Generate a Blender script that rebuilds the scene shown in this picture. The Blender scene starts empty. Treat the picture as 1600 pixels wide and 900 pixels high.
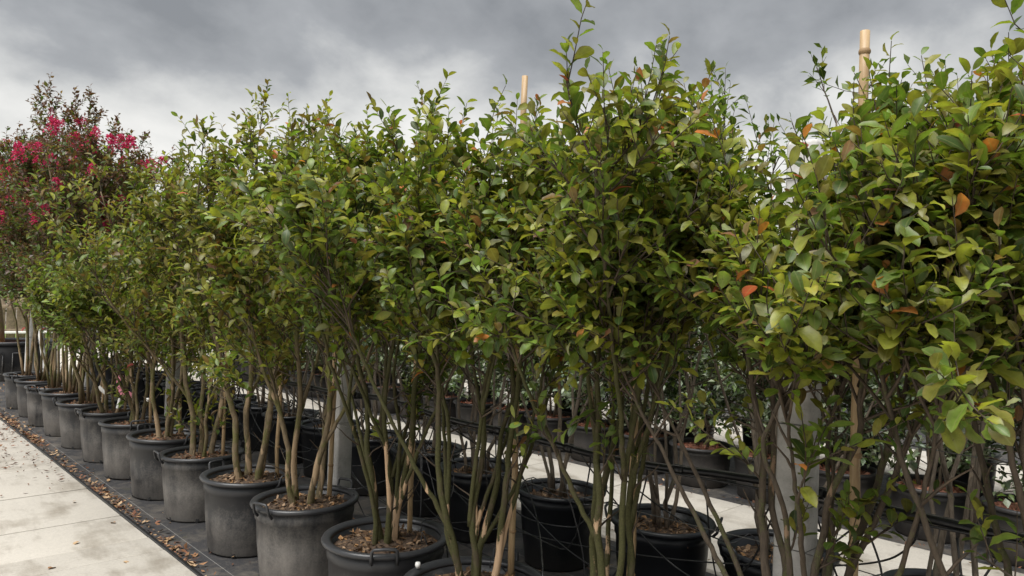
import bpy, math
import numpy as np
from mathutils import Matrix, Vector
R = math.radians
scene = bpy.context.scene
C = scene.collection

# ------------------------------------------------------------------ camera
# world axes: X = across the rows (away from the walkway), Y = along the rows, Z up
F_PIX = 1150.0
TH = R(43)
cam_pos = np.array([0.0, 0.0, 1.60])
pitch, roll = R(0.85), R(1.5)
f0 = np.array([math.sin(TH), math.cos(TH), 0.0]); r0 = np.array([math.cos(TH), -math.sin(TH), 0.0]); up = np.array([0, 0, 1.0])
fwd = f0*math.cos(pitch) + up*math.sin(pitch)
u0 = np.cross(r0, fwd)
rt = r0*math.cos(roll) + u0*math.sin(roll)
cu = u0*math.cos(roll) - r0*math.sin(roll)
cd = bpy.data.cameras.new('camera'); cam = bpy.data.objects.new('camera', cd); C.objects.link(cam)
cd.sensor_width = 36; cd.lens = 36*F_PIX/1600; cd.clip_end = 2000; cd.clip_start = 0.05
cam.matrix_world = Matrix(((rt[0], cu[0], -fwd[0], cam_pos[0]), (rt[1], cu[1], -fwd[1], cam_pos[1]), (rt[2], cu[2], -fwd[2], cam_pos[2]), (0, 0, 0, 1)))
scene.camera = cam
def project(p):
    d = p - cam_pos
    z = d@fwd
    zz = np.maximum(z, 1e-3)
    return 800+F_PIX*(d@rt)/zz, 450-F_PIX*(d@cu)/zz, z

# ------------------------------------------------------------------ light
EXPOSURE = 2.0
scene.view_settings.view_transform = 'Standard'; scene.view_settings.look = 'None'
scene.view_settings.exposure = EXPOSURE; scene.view_settings.gamma = 1.0
scene.view_settings.use_curve_mapping = False
SUN_EL = R(64)
sun_h = -0.80*f0 - 0.60*r0
sun_dir = np.array([sun_h[0]*math.cos(SUN_EL), sun_h[1]*math.cos(SUN_EL), math.sin(SUN_EL)])
sl = bpy.data.lights.new('sun', 'SUN'); so = bpy.data.objects.new('sun', sl); C.objects.link(so)
sl.energy = 1.5; sl.angle = R(45); sl.color = (1.0, 0.98, 0.95)
so.rotation_euler = Vector(-sun_dir).to_track_quat('-Z', 'Y').to_euler(); so.location = (0, 0, 30)

def nd(nt, typ, **kw):
    n = nt.nodes.new(typ)
    for k, v in kw.items():
        setattr(n, k, v)
    return n
w = bpy.data.worlds.new('World'); scene.world = w; w.use_nodes = True
nt = w.node_tree; nt.nodes.clear(); L = nt.links.new
def math_n(nt, op, a, b=None, clamp=False):
    m = nd(nt, 'ShaderNodeMath', operation=op, use_clamp=clamp)
    for i, v in enumerate((a, b)):
        if v is None: continue
        if isinstance(v, (int, float)): m.inputs[i].default_value = v
        else: nt.links.new(v, m.inputs[i])
    return m.outputs[0]
tc = nd(nt, 'ShaderNodeTexCoord'); sep = nd(nt, 'ShaderNodeSeparateXYZ'); L(tc.outputs['Generated'], sep.inputs[0])
zc = math_n(nt, 'ADD', math_n(nt, 'MAXIMUM', sep.outputs['Z'], 0.0), 0.5)
comb = nd(nt, 'ShaderNodeCombineXYZ')
L(math_n(nt, 'DIVIDE', sep.outputs['X'], zc), comb.inputs[0]); L(math_n(nt, 'DIVIDE', sep.outputs['Y'], zc), comb.inputs[1])
mp = nd(nt, 'ShaderNodeMapping'); mp.inputs['Rotation'].default_value = (0, 0, TH); mp.inputs['Location'].default_value = (4.1, 2.7, 0.7); mp.inputs['Scale'].default_value = (0.85, 1.15, 1)
L(comb.outputs[0], mp.inputs[0])
n1 = nd(nt, 'ShaderNodeTexNoise'); n1.inputs['Scale'].default_value = 3.0; n1.inputs['Detail'].default_value = 9; n1.inputs['Roughness'].default_value = 0.50; n1.inputs['Distortion'].default_value = 0.25
L(mp.outputs[0], n1.inputs['Vector'])
n2 = nd(nt, 'ShaderNodeTexNoise'); n2.inputs['Scale'].default_value = 0.55; n2.inputs['Detail'].default_value = 3; n2.inputs['Roughness'].default_value = 0.5
L(mp.outputs[0], n2.inputs['Vector'])
gr = nd(nt, 'ShaderNodeMapRange', interpolation_type='SMOOTHSTEP'); gr.inputs['From Min'].default_value = 0.17; gr.inputs['From Max'].default_value = 0.38; gr.inputs['To Min'].default_value = 0.98; gr.inputs['To Max'].default_value = 0.20
L(sep.outputs['Z'], gr.inputs['Value'])
v = math_n(nt, 'ADD', gr.outputs[0], math_n(nt, 'MULTIPLY', math_n(nt, 'SUBTRACT', n1.outputs['Fac'], 0.5), 1.35))
n3 = nd(nt, 'ShaderNodeTexNoise'); n3.inputs['Scale'].default_value = 7.5; n3.inputs['Detail'].default_value = 6; n3.inputs['Roughness'].default_value = 0.55; n3.inputs['Distortion'].default_value = 0.15
L(comb.outputs[0], n3.inputs['Vector'])
v = math_n(nt, 'ADD', v, math_n(nt, 'MULTIPLY', math_n(nt, 'SUBTRACT', n3.outputs['Fac'], 0.5), 0.75))
v = math_n(nt, 'ADD', v, math_n(nt, 'MULTIPLY', math_n(nt, 'SUBTRACT', n2.outputs['Fac'], 0.5), 0.9), clamp=True)
ramp = nd(nt, 'ShaderNodeValToRGB'); cr = ramp.color_ramp
cr.elements[0].position = 0.0; cr.elements[0].color = (0.27, 0.28, 0.295, 1)
cr.elements[1].position = 1.0; cr.elements[1].color = (0.93, 0.92, 0.89, 1)
e = cr.elements.new(0.35); e.color = (0.41, 0.42, 0.435, 1)
e = cr.elements.new(0.7); e.color = (0.74, 0.74, 0.725, 1)
L(v, ramp.inputs[0])
sky = nd(nt, 'ShaderNodeTexSky', sky_type='NISHITA', sun_disc=False)
sky.sun_elevation = SUN_EL; sky.sun_rotation = math.atan2(sun_h[0], sun_h[1]); sky.air_density = 1.5; sky.dust_density = 4.0
bg1 = nd(nt, 'ShaderNodeBackground'); bg1.inputs['Strength'].default_value = 0.05; L(sky.outputs[0], bg1.inputs[0])
bg2 = nd(nt, 'ShaderNodeBackground'); bg2.inputs['Strength'].default_value = 1.0/2**EXPOSURE; L(ramp.outputs[0], bg2.inputs[0])
mx = nd(nt, 'ShaderNodeMixShader'); mx.inputs[0].default_value = 0.95; L(bg1.outputs[0], mx.inputs[1]); L(bg2.outputs[0], mx.inputs[2])
wo = nd(nt, 'ShaderNodeOutputWorld'); L(mx.outputs[0], wo.inputs[0])

# ------------------------------------------------------------------ helpers
def link(o, parent=None):
    C.objects.link(o)
    if parent is not None: o.parent = parent
    return o
def tag(o, label=None, cat=None, group=None, kind=None):
    if label: o['label'] = label
    if cat: o['category'] = cat
    if group: o['group'] = group
    if kind: o['kind'] = kind
    return o
def empty(name, loc=(0, 0, 0), rz=0):
    o = bpy.data.objects.new(name, None); o.location = loc; o.rotation_euler.z = rz; o.empty_display_size = 0.1
    return link(o)
def mesh_np(name, verts, faces, mat=None, smooth=True, col=None):
    """verts (N,3); faces: list of (M,k) int arrays"""
    me = bpy.data.meshes.new(name)
    verts = np.asarray(verts, dtype=np.float32)
    faces = [np.asarray(f, dtype=np.int32) for f in faces if len(f)]
    nl = sum(f.size for f in faces); nf = sum(len(f) for f in faces)
    me.vertices.add(len(verts)); me.vertices.foreach_set('co', verts.ravel())
    me.loops.add(nl); me.polygons.add(nf)
    me.loops.foreach_set('vertex_index', np.concatenate([f.ravel() for f in faces]))
    tot = np.concatenate([np.full(len(f), f.shape[1], np.int32) for f in faces])
    st = np.concatenate([[0], np.cumsum(tot)[:-1]]).astype(np.int32)
    me.polygons.foreach_set('loop_start', st); me.polygons.foreach_set('loop_total', tot)
    if smooth: me.polygons.foreach_set('use_smooth', np.ones(nf, bool))
    if col is not None:
        a = me.color_attributes.new('tint', 'FLOAT_COLOR', 'POINT')
        c4 = np.ones((len(verts), 4), np.float32); c4[:, :col.shape[1]] = col
        a.data.foreach_set('color', c4.ravel())
    me.update(calc_edges=True); me.validate()
    if mat: me.materials.append(mat)
    return me
def mobj(name, me, parent=None, loc=(0, 0, 0), rz=0):
    o = bpy.data.objects.new(name, me); o.location = loc; o.rotation_euler.z = rz
    return link(o, parent)
class MB:
    def __init__(s): s.v = []; s.q = []; s.t = []; s.n = 0
    def add(s, v, q=None, t=None):
        v = np.asarray(v, float).reshape(-1, 3)
        if q is not None and len(q): s.q.append(np.asarray(q, int).reshape(-1, 4)+s.n)
        if t is not None and len(t): s.t.append(np.asarray(t, int).reshape(-1, 3)+s.n)
        s.v.append(v); s.n += len(v); return s
    def box(s, x0, x1, y0, y1, z0, z1):
        v = [(x0,y0,z0),(x1,y0,z0),(x1,y1,z0),(x0,y1,z0),(x0,y0,z1),(x1,y0,z1),(x1,y1,z1),(x0,y1,z1)]
        return s.add(v, [(3,2,1,0),(4,5,6,7),(0,1,5,4),(1,2,6,5),(2,3,7,6),(3,0,4,7)])
    def bbox(s, x0, x1, y0, y1, z0, z1, b=0.006):
        """box with chamfered vertical and top edges"""
        def ring(i, z):
            return [(x0+i+b,y0+i,z),(x1-i-b,y0+i,z),(x1-i,y0+i+b,z),(x1-i,y1-i-b,z),(x1-i-b,y1-i,z),(x0+i+b,y1-i,z),(x0+i,y1-i-b,z),(x0+i,y0+i+b,z)]
        v = ring(0, z0)+ring(0, z1-b)+ring(b*.7, z1)
        q = [(r*8+k, r*8+(k+1)%8, (r+1)*8+(k+1)%8, (r+1)*8+k) for r in range(2) for k in range(8)]
        q += [(16,17,18,23),(23,18,19,22),(22,19,20,21)]
        return s.add(v, q)
    def tube(s, P, rad, sides=6, caps=True):
        P = np.asarray(P, float); k = len(P); rad = np.broadcast_to(np.asarray(rad, float), (k,))
        T = np.empty_like(P); T[1:-1] = P[2:]-P[:-2]; T[0] = P[1]-P[0]; T[-1] = P[-1]-P[-2]; T /= np.sqrt((T*T).sum(1))[:, None]+1e-9
        ref = np.array([1.0, 0.13, 0.0]) if abs(T[0, 0]) < 0.8 else np.array([0.1, 0.2, 1.0])
        A = np.cross(T, ref); A /= np.linalg.norm(A, axis=1)[:, None]+1e-9
        B = np.cross(T, A)
        an = np.arange(sides)*2*math.pi/sides
        V = P[:, None, :] + rad[:, None, None]*(A[:, None, :]*np.cos(an)[None, :, None] + B[:, None, :]*np.sin(an)[None, :, None])
        i = np.arange(k-1)[:, None]*sides; j = np.arange(sides)[None, :]; j2 = (j+1) % sides
        q = np.stack([i+j, i+j2, i+sides+j2, i+sides+j], -1).reshape(-1, 4)
        V = V.reshape(-1, 3); t = []
        if caps:
            V = np.vstack([V, P[0], P[-1]]); a = k*sides; jj = np.arange(sides)
            t = np.vstack([np.stack([np.full(sides, a), (jj+1) % sides, jj], -1), np.stack([np.full(sides, a+1), (k-1)*sides+jj, (k-1)*sides+(jj+1) % sides], -1)])
        return s.add(V, q, t)
    def lathe(s, prof, seg=36, close=False):
        prof = np.asarray(prof, float); k = len(prof); an = np.arange(seg)*2*math.pi/seg
        V = np.stack([prof[:, 0][:, None]*np.cos(an), prof[:, 0][:, None]*np.sin(an), np.repeat(prof[:, 1][:, None], seg, 1)], -1).reshape(-1, 3)
        kk = k if close else k-1
        i = np.arange(kk)[:, None]; j = np.arange(seg)[None, :]
        q = np.stack([i*seg+j, i*seg+(j+1) % seg, ((i+1) % k)*seg+(j+1) % seg, ((i+1) % k)*seg+j], -1).reshape(-1, 4)
        return s.add(V, q)
    def mesh(s, name, mat, smooth=True):
        return mesh_np(name, np.vstack(s.v), [np.vstack(x) for x in (s.q, s.t) if x], mat, smooth)
ORD = ['first', 'second', 'third', 'fourth', 'fifth', 'sixth', 'seventh', 'eighth', 'ninth', 'tenth', 'eleventh', 'twelfth', 'thirteenth', 'fourteenth', 'fifteenth', 'sixteenth',
       'seventeenth', 'eighteenth', 'nineteenth', 'twentieth', 'twenty-first', 'twenty-second', 'twenty-third', 'twenty-fourth', 'twenty-fifth', 'twenty-sixth', 'twenty-seventh', 'twenty-eighth']

# ------------------------------------------------------------------ materials
def new_mat(name):
    m = bpy.data.materials.new(name); m.use_nodes = True
    nt = m.node_tree; b = nt.nodes['Principled BSDF']
    return m, nt, b
def noise(nt, scale, detail=4, rough=0.55, vec=None, coord='Object', stretch=None, dist=0):
    t = nd(nt, 'ShaderNodeTexCoord'); src = vec or t.outputs[coord]
    if stretch:
        mp = nd(nt, 'ShaderNodeMapping'); mp.inputs['Scale'].default_value = stretch; nt.links.new(src, mp.inputs[0]); src = mp.outputs[0]
    n = nd(nt, 'ShaderNodeTexNoise'); n.inputs['Scale'].default_value = scale; n.inputs['Detail'].default_value = detail; n.inputs['Roughness'].default_value = rough; n.inputs['Distortion'].default_value = dist
    nt.links.new(src, n.inputs['Vector']); return n.outputs['Fac']
def geo_pos(nt):
    return nd(nt, 'ShaderNodeNewGeometry').outputs['Position']
def ramp_n(nt, fac, stops):
    r = nd(nt, 'ShaderNodeValToRGB'); el = r.color_ramp.elements
    for i, (p, c) in enumerate(stops):
        c = (c, c, c) if isinstance(c, (int, float)) else c
        e_ = el[i] if i < 2 else el.new(p)
        e_.position = p; e_.color = (*c, 1)
    nt.links.new(fac, r.inputs[0]); return r.outputs[0]
def mix_c(nt, fac, a, b, mode='MIX'):
    m = nd(nt, 'ShaderNodeMix', data_type='RGBA', blend_type=mode)
    for i, v_ in ((0, fac), (6, a), (7, b)):
        if isinstance(v_, (int, float)): m.inputs[i].default_value = v_
        elif isinstance(v_, tuple): m.inputs[i].default_value = (*v_, 1)
        else: nt.links.new(v_, m.inputs[i])
    return m.outputs[2]
def bump(nt, b, h, strength=0.4, dist=0.01):
    n = nd(nt, 'ShaderNodeBump'); n.inputs['Strength'].default_value = strength; n.inputs['Distance'].default_value = dist
    nt.links.new(h, n.inputs['Height']); nt.links.new(n.outputs[0], b.inputs['Normal'])

def leaf_material(name, rough=0.43, trans=0.40, spec=0.5, veins=False):
    m, nt, b = new_mat(name)
    a = nd(nt, 'ShaderNodeAttribute', attribute_name='tint')
    f = noise(nt, 38, 3, 0.6, vec=geo_pos(nt))
    col = mix_c(nt, 1.0, a.outputs['Color'], ramp_n(nt, f, [(0.3, 0.70), (0.7, 1.25)]), 'MULTIPLY')
    if veins:
        f2 = noise(nt, 17, 4, 0.6, vec=geo_pos(nt))
        col = mix_c(nt, ramp_n(nt, f2, [(0.54, 0.0), (0.74, 0.5)]), col, mix_c(nt, 1.0, col, (1.5, 1.05, 0.95), 'MULTIPLY'))
        edge = math_n(nt, 'MULTIPLY', math_n(nt, 'POWER', a.outputs['Alpha'], 5.0), f2)
        col = mix_c(nt, edge, col, (0.16, 0.10, 0.04))
        col = mix_c(nt, ramp_n(nt, a.outputs['Alpha'], [(0.04, 0.6), (0.13, 0.0)]), col, mix_c(nt, 0.5, col, (0.30, 0.30, 0.12)))
    sp = noise(nt, 150, 2, 0.5, vec=geo_pos(nt))
    col = mix_c(nt, ramp_n(nt, sp, [(0.66, 0.0), (0.74, 0.55)]), col, (0.10, 0.055, 0.025))
    nt.links.new(col, b.inputs['Base Color']); b.inputs['Roughness'].default_value = rough
    b.inputs['Specular IOR Level'].default_value = spec
    tr = nd(nt, 'ShaderNodeBsdfTranslucent')
    nt.links.new(mix_c(nt, 1.0, col, (1.25, 1.35, 0.6), 'MULTIPLY'), tr.inputs['Color'])
    mx = nd(nt, 'ShaderNodeMixShader'); mx.inputs[0].default_value = trans
    out = nt.nodes['Material Output']
    nt.links.new(b.outputs[0], mx.inputs[1]); nt.links.new(tr.outputs[0], mx.inputs[2]); nt.links.new(mx.outputs[0], out.inputs[0])
    return m
M = {}
M['leaf'] = leaf_material('leaf', veins=True)
M['leaf_far'] = leaf_material('leaf_far', 0.38, 0.25, 0.6)
M['petal'] = leaf_material('petal', 0.7, 0.35, 0.2)
M['litter'] = leaf_material('litter', 0.8, 0.05, 0.2)

def bark(name, base, moss, peel, moss_amt, peel_amt):
    m, nt, b = new_mat(name); gp = geo_pos(nt)
    g = noise(nt, 75, 6, 0.7, vec=gp, stretch=(1, 1, 0.3)); g2 = noise(nt, 160, 4, 0.7, vec=gp)
    col = ramp_n(nt, g, [(0.25, tuple(c*0.45 for c in base)), (0.75, tuple(c*1.45 for c in base))])
    ms = math_n(nt, 'ADD', math_n(nt, 'MULTIPLY', noise(nt, 8, 5, 0.7, vec=gp), 0.7), math_n(nt, 'MULTIPLY', g2, 0.3))
    mcol = ramp_n(nt, g2, [(0.3, tuple(c*0.5 for c in moss)), (0.7, tuple(c*1.4 for c in moss))])
    col = mix_c(nt, ramp_n(nt, ms, [(0.60-moss_amt*.24, 0.0), (0.66-moss_amt*.24, 0.95)]), col, mcol)
    pl = noise(nt, 13, 3, 0.55, vec=gp, stretch=(1, 1, 0.22), dist=0.6)
    sp = nd(nt, 'ShaderNodeSeparateXYZ'); nt.links.new(gp, sp.inputs[0])
    mr = nd(nt, 'ShaderNodeMapRange'); mr.inputs['From Min'].default_value = 0.5; mr.inputs['From Max'].default_value = 1.5; mr.inputs['To Min'].default_value = 0.045*peel_amt-0.02; mr.inputs['To Max'].default_value = -0.16
    nt.links.new(sp.outputs['Z'], mr.inputs[0])
    pv = math_n(nt, 'ADD', math_n(nt, 'ADD', pl, mr.outputs[0]), math_n(nt, 'MULTIPLY', math_n(nt, 'SUBTRACT', g2, 0.5), 0.10))
    fine = ramp_n(nt, g, [(0.2, tuple(c*0.8 for c in peel)), (0.8, tuple(c*1.15 for c in peel))])
    col = mix_c(nt, ramp_n(nt, pv, [(0.56, 0.0), (0.585, 1.0)]), col, fine)
    nt.links.new(col, b.inputs['Base Color']); b.inputs['Roughness'].default_value = 0.85; b.inputs['Specular IOR Level'].default_value = 0.25
    bump(nt, b, math_n(nt, 'SUBTRACT', g, math_n(nt, 'MULTIPLY', ramp_n(nt, pv, [(0.56, 0.0), (0.585, 1.0)]), 0.6)), 0.6, 0.006)
    return m
M['bark_tan'] = bark('bark_tan', (0.17, 0.13, 0.08), (0.12, 0.115, 0.042), (0.36, 0.26, 0.16), 0.45, 0.8)
M['bark_moss'] = bark('bark_moss', (0.085, 0.068, 0.042), (0.062, 0.062, 0.023), (0.50, 0.345, 0.215), 0.75, 1.0)
M['bark_dark'] = bark('bark_dark', (0.075, 0.058, 0.042), (0.07, 0.072, 0.03), (0.25, 0.17, 0.11), 0.35, 0.2)
M['bark_grey'] = bark('bark_grey', (0.16, 0.13, 0.10), (0.12, 0.12, 0.08), (0.25, 0.2, 0.15), 0.2, 0.2)
def twig_mat():
    m, nt, b = new_mat('twig'); g = noise(nt, 30, 3, vec=geo_pos(nt))
    nt.links.new(ramp_n(nt, g, [(0.3, (0.035, 0.026, 0.018)), (0.7, (0.10, 0.07, 0.045))]), b.inputs['Base Color']); b.inputs['Roughness'].default_value = 0.8
    return m
M['twig'] = twig_mat()
def plastic(name, base, dust, dust_h, rough, wear=0.5):
    m, nt, b = new_mat(name)
    oi = nd(nt, 'ShaderNodeObjectInfo'); tcn = nd(nt, 'ShaderNodeTexCoord')
    off = nd(nt, 'ShaderNodeVectorMath', operation='ADD'); nt.links.new(tcn.outputs['Object'], off.inputs[0])
    cmb = nd(nt, 'ShaderNodeCombineXYZ'); r10 = math_n(nt, 'MULTIPLY', oi.outputs['Random'], 40.0)
    for k in range(3): nt.links.new(r10, cmb.inputs[k])
    nt.links.new(cmb.outputs[0], off.inputs[1]); vec = off.outputs[0]
    big = noise(nt, 5, 6, 0.68, vec=vec); fine = noise(nt, 90, 4, 0.7, vec=vec); streak = noise(nt, 14, 4, 0.6, vec=vec, stretch=(1, 1, 0.12))
    sp = nd(nt, 'ShaderNodeSeparateXYZ'); nt.links.new(tcn.outputs['Object'], sp.inputs[0])
    h = math_n(nt, 'SUBTRACT', 1.0, math_n(nt, 'DIVIDE', sp.outputs['Z'], dust_h))     # splashed soil clings to the foot of the pot
    v_ = math_n(nt, 'ADD', math_n(nt, 'MULTIPLY', h, 0.42), math_n(nt, 'MULTIPLY', big, 0.75))
    v_ = math_n(nt, 'ADD', v_, math_n(nt, 'MULTIPLY', math_n(nt, 'SUBTRACT', streak, 0.5), 0.5))
    v_ = math_n(nt, 'ADD', v_, math_n(nt, 'MULTIPLY', math_n(nt, 'SUBTRACT', fine, 0.5), 0.4))
    v_ = math_n(nt, 'ADD', v_, math_n(nt, 'MULTIPLY', math_n(nt, 'SUBTRACT', oi.outputs['Random'], 0.5), 0.22))
    d = ramp_n(nt, v_, [(0.40, 0.0), (0.92, wear)])
    col = mix_c(nt, d, base, dust)
    nt.links.new(col, b.inputs['Base Color'])
    nt.links.new(math_n(nt, 'ADD', math_n(nt, 'MULTIPLY', d, 0.5), rough, True), b.inputs['Roughness'])
    bump(nt, b, fine, 0.12, 0.004)
    return m
M['pot'] = plastic('pot_plastic', (0.030, 0.031, 0.034), (0.31, 0.285, 0.255), 0.40, 0.42, 0.78)
M['pot_black'] = plastic('pot_black_plastic', (0.013, 0.0145, 0.018), (0.12, 0.11, 0.10), 0.20, 0.36, 0.45)
M['pot_brown'] = plastic('pot_dull_plastic', (0.030, 0.029, 0.030), (0.16, 0.135, 0.115), 0.30, 0.5, 0.6)
M['rim'] = plastic('rim_plastic', (0.033, 0.034, 0.037), (0.19, 0.175, 0.155), 0.2, 0.36, 0.5)
def flat(name, col, rough=0.7, var=0.25, scale=30, metal=0, bmp=0.0):
    m, nt, b = new_mat(name); g = noise(nt, scale, 4, 0.6, vec=geo_pos(nt))
    nt.links.new(ramp_n(nt, g, [(0.3, tuple(c*(1-var) for c in col)), (0.7, tuple(min(1, c*(1+var)) for c in col))]), b.inputs['Base Color'])
    b.inputs['Roughness'].default_value = rough; b.inputs['Metallic'].default_value = metal
    if bmp: bump(nt, b, g, bmp, 0.01)
    return m
M['soil'] = flat('soil', (0.085, 0.055, 0.035), 0.95, 0.6, 60, 0, 1.0)
M['soil_red'] = flat('soil_red', (0.40, 0.185, 0.125), 0.95, 0.35, 60, 0, 1.0)
M['chip'] = leaf_material('mulch_chip', 0.9, 0.02, 0.15)
M['hole'] = flat('hole_dark', (0.008, 0.008, 0.008), 0.9, 0.1)
M['pipe'] = flat('pipe_black', (0.014, 0.014, 0.015), 0.33, 0.4, 20)
M['tube'] = flat('tube_black', (0.035, 0.035, 0.037), 0.22, 0.3, 20)
M['wire'] = flat('wire_steel', (0.16, 0.16, 0.155), 0.5, 0.3, 50, 0.6)
M['white_tag'] = flat('white_tag', (0.78, 0.77, 0.74), 0.6, 0.06, 20)
M['pink'] = flat('pink_tape', (0.72, 0.24, 0.32), 0.55, 0.08, 20)
M['ink'] = flat('ink', (0.03, 0.02, 0.03), 0.7, 0.1)
M['red_tape'] = flat('red_tape', (0.50, 0.09, 0.08), 0.55, 0.1)
def concrete(name, base, dark, scale=3, speck=True):
    m, nt, b = new_mat(name); gp = geo_pos(nt)
    oi = nd(nt, 'ShaderNodeObjectInfo')
    big = noise(nt, scale, 7, 0.62, vec=gp); fine = noise(nt, 70, 5, 0.7, vec=gp); streak = noise(nt, 5, 5, 0.65, vec=gp, stretch=(1, 0.22, 1), dist=0.4)
    v_ = math_n(nt, 'ADD', math_n(nt, 'MULTIPLY', big, 0.6), math_n(nt, 'MULTIPLY', streak, 0.4))
    col = ramp_n(nt, v_, [(0.38, dark), (0.51, base), (0.75, tuple(min(1, c*1.08) for c in base))])
    col = mix_c(nt, 1.0, col, ramp_n(nt, fine, [(0.25, 0.86), (0.7, 1.06)]), 'MULTIPLY')
    col = mix_c(nt, 1.0, col, ramp_n(nt, oi.outputs['Random'], [(0.0, 0.93), (1.0, 1.03)]), 'MULTIPLY')
    if speck:
        sp = noise(nt, 230, 2, 0.5, vec=gp)
        col = mix_c(nt, ramp_n(nt, sp, [(0.69, 0.0), (0.73, 0.7)]), col, (0.10, 0.085, 0.07))
    nt.links.new(col, b.inputs['Base Color']); b.inputs['Roughness'].default_value = 0.85
    bump(nt, b, fine, 0.25, 0.004)
    return m
M['slab'] = concrete('slab_concrete', (0.59, 0.55, 0.485), (0.36, 0.32, 0.265), 2.2)
M['post'] = concrete('post_concrete', (0.50, 0.49, 0.47), (0.34, 0.33, 0.31), 8)
def bamboo():
    m, nt, b = new_mat('bamboo'); g = noise(nt, 16, 4, 0.6, vec=geo_pos(nt), stretch=(6, 6, 0.5))
    nt.links.new(ramp_n(nt, g, [(0.3, (0.31, 0.20, 0.10)), (0.7, (0.50, 0.36, 0.20))]), b.inputs['Base Color']); b.inputs['Roughness'].default_value = 0.5
    return m
M['bamboo'] = bamboo()
M['node'] = flat('bamboo_node', (0.28, 0.18, 0.09), 0.7, 0.2)
def mat_fabric():
    m, nt, b = new_mat('weed_mat'); gp = geo_pos(nt)
    big = noise(nt, 2.6, 7, 0.68, vec=gp); mid = noise(nt, 11, 6, 0.7, vec=gp, dist=0.7)
    base = ramp_n(nt, noise(nt, 120, 2, 0.5, vec=gp), [(0.3, (0.016, 0.016, 0.018)), (0.7, (0.036, 0.035, 0.037))])
    v_ = math_n(nt, 'ADD', math_n(nt, 'MULTIPLY', big, 0.55), math_n(nt, 'MULTIPLY', mid, 0.45))
    col = mix_c(nt, ramp_n(nt, v_, [(0.47, 0.0), (0.68, 0.8)]), base, (0.15, 0.13, 0.105))
    moss = noise(nt, 4.3, 5, 0.7, vec=gp)
    col = mix_c(nt, ramp_n(nt, moss, [(0.60, 0.0), (0.70, 0.55)]), col, (0.075, 0.068, 0.035))
    sp = nd(nt, 'ShaderNodeSeparateXYZ'); nt.links.new(gp, sp.inputs[0])
    fr = math_n(nt, 'FRACT', math_n(nt, 'DIVIDE', math_n(nt, 'ADD', sp.outputs['X'], 0.075), 0.30))
    ln = math_n(nt, 'LESS_THAN', fr, 0.012)          # light marker thread woven into the fabric
    col = mix_c(nt, math_n(nt, 'MULTIPLY', ln, 0.5), col, (0.35, 0.34, 0.32))
    nt.links.new(col, b.inputs['Base Color']); b.inputs['Roughness'].default_value = 0.75
    weave = nd(nt, 'ShaderNodeTexChecker'); weave.inputs['Scale'].default_value = 300; nt.links.new(gp, weave.inputs[0])
    bump(nt, b, math_n(nt, 'ADD', math_n(nt, 'MULTIPLY', weave.outputs['Fac'], 0.1), mid), 0.35, 0.01)
    return m
M['mat'] = mat_fabric()
M['ground'] = flat('bare_ground', (0.16, 0.135, 0.105), 0.95, 0.4, 3, 0, 0.5)
M['grass'] = flat('lawn', (0.14, 0.20, 0.035), 0.9, 0.5, 6, 0, 0.6)
M['timber'] = flat('weathered_timber', (0.25, 0.19, 0.13), 0.85, 0.35, 12, 0, 0.3)
M['white_paint'] = flat('white_paint', (0.75, 0.74, 0.71), 0.6, 0.05, 5)

# ------------------------------------------------------------------ setting
def sheet(name, x0, x1, y0, y1, z, mat, nx=1, ny=1):
    xs = np.linspace(x0, x1, nx+1); ys = np.linspace(y0, y1, ny+1)
    X, Y = np.meshgrid(xs, ys); V = np.stack([X, Y, np.full_like(X, z)], -1).reshape(-1, 3)
    i = (np.arange(ny)[:, None]*(nx+1)+np.arange(nx)[None, :]).ravel()
    q = np.stack([i, i+1, i+nx+2, i+nx+1], -1)
    o = mobj(name, mesh_np(name, V, [q], mat, False)); tag(o, kind='structure'); return o
sheet('ground', -600, 600, -600, 600, -0.045, M['ground'])
sheet('weed_mat', 1.50, 3.95, -4, 15.2, 0.0, M['mat'])
sheet('weed_mat', 5.30, 7.60, -7, 19, 0.0, M['mat'])
sheet('weed_mat', 9.0, 14.0, -10, 24, 0.0, M['mat'])
sheet('lawn', -30, 60, 23.0, 36, -0.02, M['grass'])
rng = np.random.default_rng(5)
def walkway(name, x0, x1, joints, along='y', z=0.022):
    base = sheet(name, x0, x1, joints[0], joints[-1], -0.03, M['hole'])
    for a, b in zip(joints[:-1], joints[1:]):
        g = 0.005 if b-a < 0.5 else 0.008
        dz = rng.uniform(-0.003, 0.003)
        me = MB().bbox(x0, x1, a+g, b-g, -0.025, z+dz, 0.0025).mesh('slab', M['slab'], False)
        mobj('slab', me, base)
    return base
J1 = [-4, -3.1, -2.2, -1.3, -0.4, 0.5, 1.4, 2.3, 3.2, 3.95, 4.7, 5.0, 5.6, 6.5, 7.4, 8.3, 9.2, 10.1, 11.0, 11.9, 12.8, 13.7, 15.2]
walkway('walkway', -2.6, 1.55, J1)
walkway('walkway', 3.90, 5.35, [-6+1.0*k for k in range(22)])
walkway('walkway', 7.55, 9.05, [-8+1.4*k for k in range(18)])
cw = walkway('cross_walkway', -12, 16, [15.21, 17.2, 19.2, 21.2, 23.0], z=0.016)
ed = mobj('path_edging', MB().bbox(1.552, 1.575, -4, 15.2, -0.03, 0.03, 0.004).mesh('edging', M['pipe'], False)); tag(ed, kind='structure')

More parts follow.
